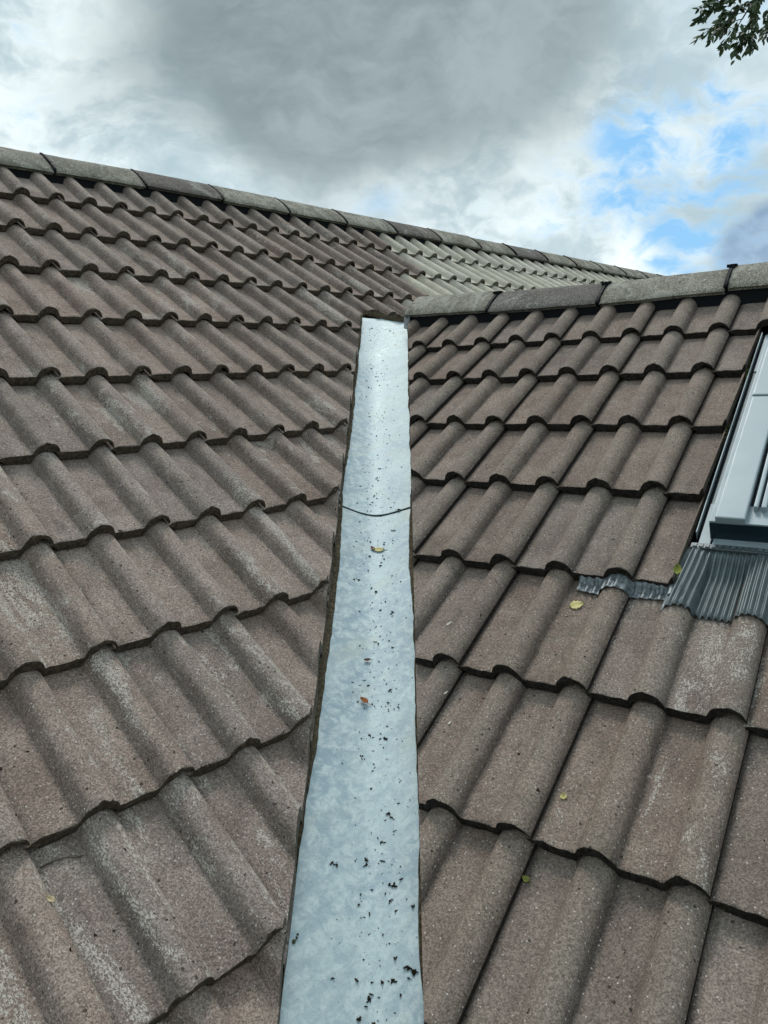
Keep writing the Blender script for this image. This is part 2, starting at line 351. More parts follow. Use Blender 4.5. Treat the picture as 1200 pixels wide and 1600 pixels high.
# ------------------------------------------------------------------ tile
TH, LEN, HB, RW = .0265, .405, .0335, .0350
def prof(x):
    """height of the top face across the tile, 0 at roll crests"""
    z = -HB
    for c in (0.0, -W, -2 * W):
        t = abs(x - c) / RW
        if t < 1.35:
            r = max(0, 1 - t * t) ** .5 if t < 1 else 0
            soft = math.exp(-(t * 1.12) ** 4)
            z = max(z, -HB + HB * (.9 * r + .1 * soft))
    return z
def tile_mesh(seed, right_open=False):
    rng = random.Random(seed)
    xs = [-.297, -.285, -.268, -.2635]
    for c0, c1 in ((-.263, -.20), (-.20, -.10), (-.10, -.05), (-.05, .0335)):
        n = {(-.263): 4, (-.20): 15, (-.10): 3, (-.05): 13}[c0]
        xs += [c0 + (c1 - c0) * (i + 1) / n for i in range(n)]
    ys = [0, .0012, .005, .013, .05, .12, .2, .28, LEN]
    dz = [-.0048, -.0014, -.0002, 0, 0, 0, 0, 0, 0]
    ox = rng.random() * 100
    V = []; F = []; FM = []
    nx = len(xs)
    def zt(x, y):
        if x < -.262:                         # the flange that runs under the neighbour's roll
            t = min(1, (-.262 - x) / .004)
            z = -HB - .006 * t
            if x < -.28: z = -HB - .006 + (-.28 - x) / .017 * .011
        else: z = prof(x)
        z += .0011 * noise.noise(Vector((x * 22, y * 14, ox)))
        return z
    for j, y in enumerate(ys):
        for x in xs:
            yy = y
            if j < 4:
                yy += .0035 * noise.noise(Vector((x * 45, ox, j * .15))) + .0018 * noise.noise(Vector((x * 190, ox, j * .3)))
                if noise.noise(Vector((x * 30, ox + 9, 0))) > .42: yy += .004
            z = zt(x, y) + dz[j]
            if j < 2: z += .0012 * noise.noise(Vector((x * 160, ox + 4, 1)))
            V.append((x, yy, z - y * DROP / .345))
    top = len(ys)
    bys = [.0008, .03, LEN]
    for y in bys:
        for i, x in enumerate(xs):
            th = TH if x > -.262 else .012
            if x > -.012: th = TH - .014 * min(1, (x + .012) / .02)      # side lap: thin shell with a hollow below
            yy = y + (.0035 * noise.noise(Vector((x * 45, ox, .6))) if y < .01 else 0)
            if y < .01: th += .0018 * noise.noise(Vector((x * 120, ox + 2, 3)))
            V.append((x, yy, zt(x, y) - th - y * DROP / .345))
    for j in range(top - 1):
        for i in range(nx - 1):
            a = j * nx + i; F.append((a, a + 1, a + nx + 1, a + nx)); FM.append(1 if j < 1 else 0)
    b0 = top * nx
    for j in range(2):
        for i in range(nx - 1):
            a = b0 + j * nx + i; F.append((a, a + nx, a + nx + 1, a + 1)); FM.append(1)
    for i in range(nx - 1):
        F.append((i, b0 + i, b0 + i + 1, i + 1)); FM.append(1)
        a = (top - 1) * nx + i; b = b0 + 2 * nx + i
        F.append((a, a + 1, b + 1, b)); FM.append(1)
    for e in (0, nx - 1):
        tp = [j * nx + e for j in range(top)]; bt = [b0 + j * nx + e for j in range(3)]
        poly = tp + bt[::-1]
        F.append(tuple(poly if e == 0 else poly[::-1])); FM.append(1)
    me = mesh('roof_tile', V, F, True, FM)
    # keep the arrises crisp
    me.set_sharp_from_angle(angle=R_(50))
    return me
def clip_mesh(me, mw, planes):
    """the tile sawn along upright planes given in the house's space; the sawn face is closed"""
    bm = bmesh.new(); bm.from_mesh(me); inv = mw.inverted()
    for co, no in planes:
        c = inv @ co; n = (mw.to_3x3().transposed() @ no).normalized()
        geom = bm.verts[:] + bm.edges[:] + bm.faces[:]
        r = bmesh.ops.bisect_plane(bm, geom=geom, dist=1e-6, plane_co=c, plane_no=n, clear_outer=True)
        ed = [e for e in r['geom_cut'] if isinstance(e, bmesh.types.BMEdge) and e.is_valid and e.is_boundary]
        if ed:
            fr = bmesh.ops.triangle_fill(bm, use_beauty=True, edges=ed)
            for f in fr['geom']:
                if isinstance(f, bmesh.types.BMFace): f.material_index = 2; f.smooth = False
    if len(bm.faces) < 3:
        bm.free(); return None
    out = bpy.data.meshes.new('roof_tile_cut'); bm.to_mesh(out); bm.free(); return out
def extent(me, mw, pl):
    ds = [(mw @ v.co - pl[0]).dot(pl[1]) for v in me.vertices]; return min(ds), max(ds)

variants = {}
def variant(kind, k):
    key = (kind, k)
    if key not in variants:
        me = tile_mesh(k * 7 + 3)
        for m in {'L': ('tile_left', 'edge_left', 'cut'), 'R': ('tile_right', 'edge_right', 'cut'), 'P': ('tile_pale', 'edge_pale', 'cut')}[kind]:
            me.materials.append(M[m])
        variants[key] = me
    return variants[key]

rnd = random.Random(11)
house = empty('house', 'brown tiled house with a grey zinc valley between its main roof and its wing', 'house')
house_loc = Vector((0, 0, 0))
# boarding under the tiles (the roofs proper)
def slab(name, corners, th, mats, parent, n):
    vs = [tuple(c) for c in corners] + [tuple(c - n * th) for c in corners]; k = len(corners)
    fs = [tuple(range(k)), tuple(range(k, 2 * k))[::-1]] + [(i, i + k, (i + 1) % k + k, (i + 1) % k) for i in range(k)]
    return link(name, mesh(name, vs, fs), mats, parent)
WD = -.100
def Lplan(p, w=WD):                         # point of the left slope above a plan position
    z = -(nL.y * p.y) / nL.z + w / nL.z; return Vector((p.x, p.y, z))
def Rplan(p, w=WD):
    q = oR + nR * w; z = q.z - (nR.x * (p.x - q.x) + nR.y * (p.y - q.y)) / nR.z; return Vector((p.x, p.y, z))
vd = Vector((-.6490, -.6349)).normalized()
vtop = Vector((1.31, -1.14)); vbot = vtop + vd * 3.55
main_roof = slab('main_roof', [ptL(-22, .02, WD), ptL(46, .02, WD) + Vector((0, 0, -.11)), ptL(46, 1.2, WD) + Vector((0, 0, -.11)), Lplan(vtop + vd * -.05), Lplan(vbot), ptL(-22, 4.2, WD)], .03, ('deck',), house, nL)
wing_roof = slab('wing_roof', [ptR(-9.0, -.03, WD), ptR(20, -.03, WD), ptR(20, 3.4, WD), Rplan(vbot), Rplan(vtop + vd * .12)], .03, ('deck',), house, nR)

def put(kind, parent, fr, J, row, s, planesets, lichen=0, clip_tail=None):
    k = rnd.randrange(7)
    base = variant(kind, k)
    mw = fr @ Matrix.Translation((rnd.uniform(-.0015, .0015), rnd.uniform(-.002, .002), rnd.uniform(0, .0012))) @ Matrix.Rotation(rnd.uniform(-.008, .008), 4, 'Z') @ Matrix.Rotation(rnd.uniform(-.004, .004), 4, 'Y')
    if planesets:
        parts = []
        for planes in planesets:
            todo = []; gone = False
            for pl in planes:
                lo, hi = extent(base, mw, pl)
                if lo >= -.004: gone = True
                if hi > 0: todo.append(pl)
            if gone: continue
            if not todo: parts = [base]; break
            m = clip_mesh(base, mw, todo)
            if m: parts.append(m)
        if not parts: return None
        me = parts[0]
        if len(parts) > 1:
            bm = bmesh.new()
            for p in parts: bm.from_mesh(p)
            me = bpy.data.meshes.new('roof_tile_cut'); bm.to_mesh(me); bm.free()
        if me is not base:
            if not me.materials:
                for m in base.materials: me.materials.append(m)
    else: me = base
    o = link('roof_tile', me, (), parent, mw)
    o['lichen'] = max(0.0, lichen + rnd.uniform(-.35, .45))
    return o

# ---- left slope
pale_from = {1: 16.2, 2: 14.6, 3: 12.9, 4: 10.9}
def first_right_edge(row, c):               # pale or brown
    return row in pale_from and c > pale_from[row]
for row in range(1, 13):
    s = sL[row]
    lo = -4 - row + (0 if (-4 - row) % 2 else -1)
    hi = 45 if row < 4 else (15 if row == 4 else 9)
    for J in range(lo, hi + 1, 2):
        fr = frame(oL, uL, dL, nL, J, s); fr.translation.z += sag(J)
        if row == 1: fr = fr @ Matrix.Rotation(.062, 4, 'X')
        up = Vector((0, math.cos(pL), math.sin(pL)))
        topcut = (ptL(0, -.035, 0) + Vector((0, 0, .0)), -Vector(dL))
        if row == 1: ps = [[(ptL(J, .015, 0) + Vector((0, 0, sag(J))), -dL)]]
        elif row < 4: ps = None
        elif row == 4:
            low = (ptL(0, 1.235, 0), dL)
            ps = [[cutL], [(cutL[0], -cutL[1]), low]] if J < 11 else [[low]]
        else: ps = [[cutL]]
        mid = J - .5
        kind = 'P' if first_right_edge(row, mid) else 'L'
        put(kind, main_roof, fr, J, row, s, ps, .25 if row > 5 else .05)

# ---- right slope
wu0, wu1 = .1265, .965                       # opening of the roof window across the slope
for row in range(1, 11):
    s = sR[row]
    for J in range(-10, 9, 2):
        fr = frame(oR, uR, dR, nR, J, s)
        if row == 1: fr = fr @ Matrix.Rotation(.035, 4, 'X')
        ps = [cutR]
        if row == 1: ps.append((ptR(0, .012, 0), -dR))
        if row == 1: pss = [ps]
        if 2 <= row <= 5:
            cl = (ptR(wu0 / W, 0), Vector(uR)); cr = (ptR(wu1 / W, 0), -Vector(uR))
            if J * W + .037 <= wu0: pss = [ps]
            elif (J - 2) * W + .037 >= wu1: pss = [ps]
            else: pss = [ps + [cl], ps + [cr]]
        elif row > 1: pss = [ps]
        li = 0
        if row in (6, 7) and J == 2: li = 1.0
        if row in (6,) and J == 4: li = .8
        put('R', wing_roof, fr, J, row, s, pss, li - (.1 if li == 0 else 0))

# ------------------------------------------------------------------ ridge tiles
def ridge_mesh(name, length, hw, hh, seed, th=.016):
    """angular half-round capping; x along the ridge, y across, z up; origin at the apex line's start"""
    rng = random.Random(seed); V = []; F = []
    nseg, nl = 14, 9
    pr = []
    for i in range(nseg + 1):
        a = math.pi * i / nseg
        y = -math.cos(a) * hw; t = abs(y) / hw
        z = hh * ((1 - t * t) ** .5 * .28 + .72 * (1 - t ** 1.12)) - hh
        if i in (0, nseg): z = -hh
        pr.append((y, z))
    ox = rng.random() * 50
    def ring(x, inner, e):
        for i, (y, z) in enumerate(pr):
            k = 1 - (th / hw if inner else 0)
            zz = z * 1.0 - (th if inner else 0) * (1 if 0 < i < nseg else 0)
            jit = .0022 * noise.noise(Vector((x * 30, y * 30, ox))) + .0012 * noise.noise(Vector((x * 110, y * 110, ox)))
            xe = x + (e * .006 * noise.noise(Vector((y * 60, z * 60, ox))))
            V.append((xe, y * k + jit, zz + jit + (-.003 * e * (1 if x < .5 * length else 1) if not inner else 0)))
    xs = [0, .006] + [length * k / nl for k in range(1, nl)] + [length - .006, length]
    for k, x in enumerate(xs): ring(x, False, 1 if k in (0, len(xs) - 1) else 0)
    for x in xs: ring(x, True, 0)
    n = nseg + 1; m = len(xs)
    for j in range(m - 1):
        for i in range(nseg):
            a = j * n + i; F.append((a, a + n, a + n + 1, a + 1))
            b = (m + j) * n + i; F.append((b, b + 1, b + n + 1, b + n))
        for i in (0, nseg):
            a = j * n + i; b = (m + j) * n + i; F.append((a, b, b + n, a + n) if i == 0 else (a, a + n, b + n, b))
    for j in (0, m - 1):
        for i in range(nseg):
            a = j * n + i; b = (m + j) * n + i; F.append((a, a + 1, b + 1, b) if j == 0 else (a, b, b + 1, a + 1))
    me = mesh(name, V, F, True); me.set_sharp_from_angle(angle=R_(45)); return me
def seal_mesh(hw, hh, plate=True):
    """the black joint piece between two ridge tiles, with a small clip plate on top"""
    bm = bmesh.new(); n = 12; rings = []
    for x in (-.006, .005):
        for k in (1.025, .9):
            rings.append([bm.verts.new((x, -math.cos(math.pi * i / n) * hw * k, hh * ((1 - abs(math.cos(math.pi * i / n)) ** 2) ** .5 * .28 + .72 * (1 - abs(math.cos(math.pi * i / n)) ** 1.12)) - hh - (1 - k) * .1)) for i in range(n + 1)])
    a, b, c, d = rings
    for i in range(n):
        bm.faces.new((a[i], a[i + 1], c[i + 1], c[i])); bm.faces.new((b[i], d[i], d[i + 1], b[i + 1]))
        bm.faces.new((a[i], b[i], b[i + 1], a[i + 1])); bm.faces.new((c[i], c[i + 1], d[i + 1], d[i]))
    if plate:
        box(bm, (-.016, -.034, -.012), (.010, -.012, -.0015)); box(bm, (-.006, -.020, -.006), (.016, .004, .0008))
    box(bm, (-.008, -hw * .9, -hh - .004), (.02, -hw * .78, -hh + .012))
    return bmesh_me(bm, 'ridge_seal')

ridge_vars = [ridge_mesh('ridge_tile', .449, .138, .108, 5 + k) for k in range(4)]
for m in ridge_vars: m.materials.append(M['ridge'])
ridge_dk = [m.copy() for m in ridge_vars]
for m in ridge_dk: m.materials.clear(); m.materials.append(M['ridge_dark'])
seal = seal_mesh(.138, .108, False); seal.materials.append(M['black'])
c = 1.5 - 3.06 * 5
k = 0
while c < 47:
    x0 = c * W; z0 = .060 + sag(c); dz = (sag(c + 3.06) - sag(c))
    rot = Matrix.Rotation(math.atan2(dz, 3.06 * W) * -1, 4, 'Y')
    jit = Matrix.Rotation(rnd.uniform(-.006, .006), 4, 'Z') @ Matrix.Rotation(rnd.uniform(-.02, .02), 4, 'X')
    mw = Matrix.Translation((x0 + .005, .042 + rnd.uniform(-.002, .002), z0 + rnd.uniform(-.003, .003))) @ rot @ jit
    o = link('ridge_tile', (ridge_dk if k in (6, 10, 13) else ridge_vars)[k % 4], (), main_roof, mw); o['lichen'] = rnd.uniform(-.3, .3)
    link('ridge_seal', seal, (), main_roof, Matrix.Translation((x0, .042, z0 + .002)))
    c += 3.06; k += 1
# black vent strip under the main ridge
bm = bmesh.new()
for c0 in range(-20, 46, 4):
    z = sag(c0 + 2)
    box(bm, (c0 * W, -.070, -.135 + z), ((c0 + 4) * W - .002, .16, -.040 + z))
link('ridge_vent', bmesh_me(bm, 'ridge_vent'), ('black',), main_roof)
# back slope of the main roof
slab('back_slope', [Vector((-3.3, .09, .02)), Vector((6.9, .09, -.09)), Vector((6.9, 4.0, -2.6)), Vector((-3.3, 4.0, -2.6))], .04, ('tile_left',), house, Vector((0, .55, .83)))

wing_caps = [ridge_mesh('ridge_tile', .468, .134, .092, 31 + k) for k in range(3)]
wseal = seal_mesh(.134, .092); wseal.materials.append(M['black'])
for m in wing_caps: m.materials.append(M['ridge'])
wdk = wing_caps[1].copy(); wdk.materials.clear(); wdk.materials.append(M['ridge_dark'])
ends = [(-9.28, .060), (-6.45, .045), (-3.25, .041), (-.12, .061), (3.08, .06), (6.3, .058), (9.5, .056)]
upR = Vector((aR.x, aR.y, 0))
for k in range(6):
    (c0, z0), (c1, z1) = ends[k], ends[k + 1]
    p0 = oR + uR * (c0 * W) + upR * .042 + Vector((0, 0, z0)); p1 = oR + uR * (c1 * W) + upR * .042 + Vector((0, 0, z0 + (z1 - z0) * .5))
    ex = (p1 - p0).normalized(); ey = Vector((0, 0, 1)).cross(ex).normalized(); ez = ex.cross(ey)
    mw = Matrix((ex, ey, ez)).transposed().to_4x4(); mw.translation = p0 + ex * .006
    me = wdk if k == 1 else wing_caps[k % 3]
    L_ = (c1 - c0) * W - .012
    o = link('ridge_tile', me, (), wing_roof, mw @ Matrix.Scale(L_ / .468, 4, (1, 0, 0))); o['lichen'] = .25 if k != 1 else -.1
    if k == 1: o['label'] = 'darker browner ridge tile'
    if k: 
        mw2 = mw.copy(); mw2.translation = p0 + Vector((0, 0, .003)); link('ridge_seal', wseal, (), wing_roof, mw2)
bm = bmesh.new(); box(bm, (-9.1 * W, -.16, -.14), (10 * W, .068, -.033))
m = Matrix((uR, -upR * -1, Vector((0, 0, 1)))).transposed().to_4x4()
me = bmesh_me(bm, 'ridge_vent')
mw = Matrix((uR, -upR, Vector((0, 0, 1)))).transposed().to_4x4(); mw.translation = oR
link('ridge_vent', me, ('black',), wing_roof, mw)
# mossy fringe where the rolls meet the ridge vent
# far slope of the wing
a0, a1 = oR + uR * (-9.3 * W) + upR * .10, oR + uR * (20 * W) + upR * .10
fn = Vector((upR.x * math.sin(pR), upR.y * math.sin(pR), math.cos(pR)))
dn = Vector((upR.x * math.cos(pR), upR.y * math.cos(pR), -math.sin(pR)))
slab('wing_back_slope', [a0, a1, a1 + dn * 3.2, a0 + dn * 3.2 + Vector((-.2, .5, 0)) * 0], .04, ('tile_right',), house, fn)

# ------------------------------------------------------------------ zinc valley
valley = empty('valley_gutter', parent=house)
vq = Vector((-vd.y, vd.x)); vq = vq if vq.dot(RA - LA) > 0 else -vq
ZW = -.074
def zinc_z(p, lift=0, soft=.03):
    zl = Lplan(p, ZW).z; zr = Rplan(p, ZW).z
    d = zl - zr; t = (p - vtop).dot(vd)
    soft += .16 * math.exp(-max(t, 0) / .16)                       # the sheet is dressed flat towards its head
    return (zl + zr) / 2 + ((d * d + soft * soft) ** .5 - (.0144 + soft * soft) ** .5 + .12) / 2 + lift
def zinc_top(p): return zinc_z(p) + (.0043 if (p - vtop).dot(vd) < T_LAP else 0)
def centre(t):                              # the valley line at distance t down from its top
    p = vtop + vd * t
    for _ in range(6):
        e = .01; f = Lplan(p, ZW).z - Rplan(p, ZW).z
        q = p + vq * e; g = Lplan(q, -.052).z - Rplan(q, -.052).z
        p = p - vq * (f * e / (g - f))
    return p
def zinc_sheet(t0, t1, lift, seed, th=.0022):
    V, F = [], []
    nt = int((t1 - t0) / .035) + 1; qs = [-.155 + .31 * i / 26 for i in range(27)]
    for side in (0, 1):
        for j in range(nt + 1):
            t = t0 + (t1 - t0) * j / nt
            for q in qs:
                p = centre(t) + vq * q
                tt = t + (.002 * noise.noise(Vector((q * 14, seed, 0))) if j in (0, nt) else 0)
                z = zinc_z(p, lift) + 0 * .1 + .0011 * noise.noise(Vector((t * 5, q * 9, seed))) + .0004 * noise.noise(Vector((t * 24, q * 24, seed))) - side * th
                V.append((p.x + vd.x * (tt - t), p.y + vd.y * (tt - t), z))
    n = len(qs); b = (nt + 1) * n
    for j in range(nt):
        for i in range(n - 1):
            a = j * n + i; F.append((a, a + 1, a + n + 1, a + n)); F.append((b + a, b + a + n, b + a + n + 1, b + a + 1))
    for j in (0, nt):
        for i in range(n - 1):
            a = j * n + i; F.append((a, a + 1, b + a + 1, b + a))
    for i in (0, n - 1):
        for j in range(nt):
            a = j * n + i; F.append((a, a + n, b + a + n, b + a))
    return mesh('zinc_sheet', V, F, True)
pm = (Vector((.1961, -2.0376)) + Vector((.3476, -2.1955))) / 2
T_LAP = (pm - vtop).dot(vd); T_TOP = -.042
up_ = link('zinc_sheet', zinc_sheet(T_TOP, T_LAP, .0042, 1), ('zinc',), valley); up_['label'] = 'upper sheet of the zinc valley'
lo_ = link('zinc_sheet', zinc_sheet(T_LAP - .12, 3.5, 0, 2), ('zinc',), valley); lo_['label'] = 'lower sheet of the zinc valley'
for o in (up_, lo_): o.data.set_sharp_from_angle(angle=R_(40))
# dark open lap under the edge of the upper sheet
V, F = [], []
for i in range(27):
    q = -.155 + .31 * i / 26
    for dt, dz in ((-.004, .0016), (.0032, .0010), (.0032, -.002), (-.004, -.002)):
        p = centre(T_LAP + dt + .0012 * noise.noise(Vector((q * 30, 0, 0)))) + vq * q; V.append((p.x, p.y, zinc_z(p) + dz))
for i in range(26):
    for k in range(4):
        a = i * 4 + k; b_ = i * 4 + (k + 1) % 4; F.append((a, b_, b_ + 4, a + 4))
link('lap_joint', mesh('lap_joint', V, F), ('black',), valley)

# old bedding along both cut edges
def bedding(A, B, side, base, amp, t1, seed, gaps):
    d = (B - A).normalized(); q = vq * side   # towards the zinc
    n = 260; V, F = [], []; L_ = (B - A).length * t1
    for j in range(n + 1):
        t = -.02 + L_ * j / n
        P = A + d * t
        w = base + amp * (noise.noise(Vector((t * 4.2, seed, 0))) + .6 * noise.noise(Vector((t * 15, seed, 0))) + .45 * noise.noise(Vector((t * 48, seed, 0))))
        for g0, g1, gw in gaps:
            if g0 < t < g1: w += gw * math.sin(math.pi * (t - g0) / (g1 - g0))
        w = (w + .004) * (1 if t < 2.3 else max(.3, 1 - (t - 2.3) * 2)) - .004
        for k, (f, h) in enumerate(((-.03, .002), (-.004, .005), (.6, .007), (1.0, .003), (1.0, -.004), (-.03, -.006))):
            off = f if k in (0, 5) else w * f
            p = P + q * off
            hh = h + .0022 * noise.noise(Vector((t * 40, k * 1.7, seed)))
            V.append((p.x, p.y, zinc_top(p) + hh))
    for j in range(n):
        for k in range(6):
            a = j * 6 + k; b_ = j * 6 + (k + 1) % 6; F.append((a, b_, b_ + 6, a + 6))
    F.append(tuple(range(6))); F.append(tuple(range(n * 6, n * 6 + 6))[::-1])
    me = mesh('bedding_strip', V, F); return me
link('bedding_strip', bedding(LA, LB, 1, .0045, .0055, 1.35, 3.3, [(.15, .9, .003), (.7, 1.3, .004), (1.4, 2.45, .010)]), ('mortar',), valley)
link('bedding_strip', bedding(RA, RB, -1, .003, .0055, 1.35, 8.8, [(1.3, 1.7, .011), (2.4, 2.6, .006)]), ('mortar',), valley)

# dark closure behind the head of the zinc, and the lead tag on the wing's corner
bm = bmesh.new()
pA, pB = hit('L', 567, 490, -.05), hit('R', 634, 497, -.05)
n = 14; rows = []
for i in range(n + 1):
    p = pA.lerp(pB, i / n) + Vector((vd.x, vd.y, 0)) * -.004
    p.z = zinc_z(p.xy) + .003
    h = .028 + .012 * noise.noise(Vector((i * .9, 2, 0))) + (.024 * math.exp(-((i - 5) / 1.6) ** 2)) + (.022 * math.exp(-((i - 11.5) / 2.0) ** 2))
    rows.append([bm.verts.new(p), bm.verts.new(p + Vector((-vd.x * .008, -vd.y * .008, h * .8))), bm.verts.new(p + Vector((-vd.x * .05, -vd.y * .05, h * .7))), bm.verts.new(p + Vector((-vd.x * .05, -vd.y * .05, -.02)))])
for i in range(n):
    for k in range(4): bm.faces.new((rows[i][k], rows[i][(k + 1) % 4], rows[i + 1][(k + 1) % 4], rows[i + 1][k]))
bm.faces.new(rows[0]); bm.faces.new(rows[-1][::-1])
link('closure_strip', bmesh_me(bm, 'closure_strip'), ('mortar',), valley)
bm = bmesh.new()
p0 = oR + uR * (-9.62 * W) + upR * -.085 + Vector((0, 0, -.015))
a = hit('R', 632, 486, .01); b = hit('R', 631, 512, -.03); cc = hit('R', 638, 514, -.03); e = hit('R', 641, 488, .02)
vs = [bm.verts.new(p) for p in (a, b, cc, e)]
vs2 = [bm.verts.new(v.co - nR * .004) for v in vs]
bm.faces.new(vs); bm.faces.new(vs2[::-1])
for i in range(4): bm.faces.new((vs[i], vs2[i], vs2[(i + 1) % 4], vs[(i + 1) % 4]))
link('lead_tag', bmesh_me(bm, 'lead_tag'), ('lead',), valley)

# ------------------------------------------------------------------ roof window, in the wing slope's own frame (x across, y UP the slope, z off it)
rw = empty('roof_window', parent=house)
FR = frame(oR, uR, dR, nR, 0, 0); rw.matrix_basis = FR
def wbox(name, mat, x0, x1, s0, s1, z0, z1, bevel=.002, label=None):
    bm = bmesh.new(); box(bm, (x0, -s1, z0), (x1, -s0, z1), 0, bevel)
    o = link(name, bmesh_me(bm, name), (mat,), rw)
    if label: o['label'] = label
    return o
X1 = .96
wbox('flashing_tray', 'cladgrime', .148, X1 + .005, .36, 1.40, -.062, -.046, .001)
wbox('flashing_corner', 'clad', .1485, .175, 1.275, 1.436, -.0455, -.040, .0015)
wbox('flashing_upper_piece', 'clad', .1485, .175, .36, .60, -.0455, -.0415, .001)
# upstanding rails beside the cut tiles: a bright fold and a dark channel
for xx in (.1375, X1 + .001):
    wbox('gutter_rail', 'black', xx + .003, xx + .0105, .36, 1.40, -.062, -.045, .001)
    wbox('gutter_rail_fold', 'clad', xx, xx + .0028, .36, 1.40, -.055, -.031, .0006)
wbox('side_cladding', 'clad', .172, .188, .50, 1.41, -.045, .014, .002)
wbox('side_cladding', 'clad', .90, .916, .50, 1.41, -.045, .014, .002)
for x0, x1 in ((.186, .252), (.836, .902)):
    wbox('cover_plate', 'clad', x0, x1, .868, 1.414, .010, .031, .004)
    wbox('upper_cover_plate', 'clad', x0 - .001, x1 + .001, .44, .864, .010, .0335, .004)
wbox('top_hood', 'clad', .174, .914, .40, .50, -.04, .036, .008)
wbox('frame_bottom_rail', 'navy', .172, .916, 1.385, 1.412, -.040, .0095, .002)
wbox('frame_sill', 'clad', .190, .90, 1.345, 1.412, .0098, .0145, .0015)
wbox('lower_flashing', 'clad', .180, .91, 1.405, 1.445, -.046, -.038, .001)
for x0, x1 in ((.262, .272), (.278, .290), (.798, .808), (.816, .826)):
    wbox('sash_profile', 'clad', x0, x1, .50, 1.365, .004, .030, .003)
wbox('sash_gap', 'navy', .254, .834, .50, 1.36, -.03, .006, .001)
wbox('sash_bottom_bar', 'clad', .294, .794, 1.318, 1.345, .008, .022, .003)
wbox('glass_pane', 'glass', .292, .796, .52, 1.32, .0065, .014, .001)
# pleated apron, draped over the course of tiles below
def course_w(x, s):
    """height of the sixth course's top face (relative to the crest plane)"""
    z = -HB
    for c in range(-6, 9):
        t = abs(x - c * W) / RW
        if t < 1.35:
            r = max(0, 1 - t * t) ** .5 if t < 1 else 0
            z = max(z, -HB + HB * (.9 * r + .1 * math.exp(-(t * 1.12) ** 4)))
    return z - (sR[6] - s) * DROP / .345
def apron(x0, x1, send, s0, pitch, amp, name, mat, seed, fan=0):
    V, F = [], []
    nx = int((x1 - x0) / pitch * 10); ns = 12
    for side in (0, 1):
        for j in range(ns + 1):
            f = j / ns
            for i in range(nx + 1):
                xi = x0 + (x1 - x0) * i / nx
                x = xi - (.018 * f * math.exp(-(xi - .13) / .06) if x0 > 0 else 0)
                s = s0 + (send(x) - s0) * f
                top = -.040; drape = course_w(x, s) + .009
                k = min(1, f * 2.2); k = k * k * (3 - 2 * k)
                z = max(top * (1 - k) + drape * k, drape)
                ph = math.sin(2 * math.pi * xi / pitch + .5 * noise.noise(Vector((x * 9, f * 2, seed))))
                z += amp * (abs(ph) ** .7 * (1 if ph > 0 else -1)) * min(1, f * 7 + .05)
                z += .0015 * noise.noise(Vector((x * 20, s * 20, seed)))
                V.append((x, -s, z - side * .0015))
    n = nx + 1; b = n * (ns + 1)
    for j in range(ns):
        for i in range(nx):
            a = j * n + i; F.append((a, a + n, a + n + 1, a + 1)); F.append((b + a, b + a + 1, b + a + n + 1, b + a + n))
    for j in (0, ns):
        for i in range(nx):
            a = j * n + i; F.append((a, a + 1, b + a + 1, b + a))
    for i in (0, nx):
        for j in range(ns):
            a = j * n + i; F.append((a, a + n, b + a + n, b + a))
    return link(name, mesh(name, V, F, True), (mat,), rw)
def send_main(x): return 1.672 + .007 * math.sin(x * 17 + 1) + .0022 * math.sin(2 * math.pi * x / .0128)
def send_left(x): return 1.629 + .006 * math.sin((x + .09) * 21) + .002 * math.sin(2 * math.pi * x / .019)
apron(.130, .985, send_main, 1.447, .0128, .0042, 'pleated_apron', 'apron', 4)
apron(-.095, .130, send_left, 1.585, .019, .0028, 'apron_tail', 'foil', 7)
wbox('apron_band', 'rail', .135, .97, 1.437, 1.455, -.046, -.0335, .002)
bm = bmesh.new()
for i in range(58):
    x = .14 + i * .0142; box(bm, (x, -1.4515, -.034), (x + .009, -1.4405, -.0312))
o = link('apron_stitching', bmesh_me(bm, 'apron_stitching'), ('apron',), rw)

# ------------------------------------------------------------------ lower parts of the house and the ground (below the frame)
GZ = -5.3
bm = bmesh.new()
box(bm, (-3.1, -3.30, GZ), (6.7, 3.9, -2.55)); link('wall', bmesh_me(bm, 'wall'), ('brick',), house)
bm = bmesh.new(); box(bm, (-.75, -5.9, GZ), (3.9, -3.302, -2.62)); link('wall', bmesh_me(bm, 'wall'), ('brick',), house)
bm = bmesh.new()
pe = ptL(0, 4.17, -.10)
box(bm, (-3.3, pe.y - .03, pe.z - .2), (-.75, pe.y, pe.z + .02)); link('fascia', bmesh_me(bm, 'fascia'), ('fascia',), house)
g = mesh('ground', [(-1500, -1500, GZ), (1500, -1500, GZ), (1500, 1500, GZ), (-1500, 1500, GZ)], [(0, 1, 2, 3)])
tag(link('ground', g, ('grass',)), kind='structure')

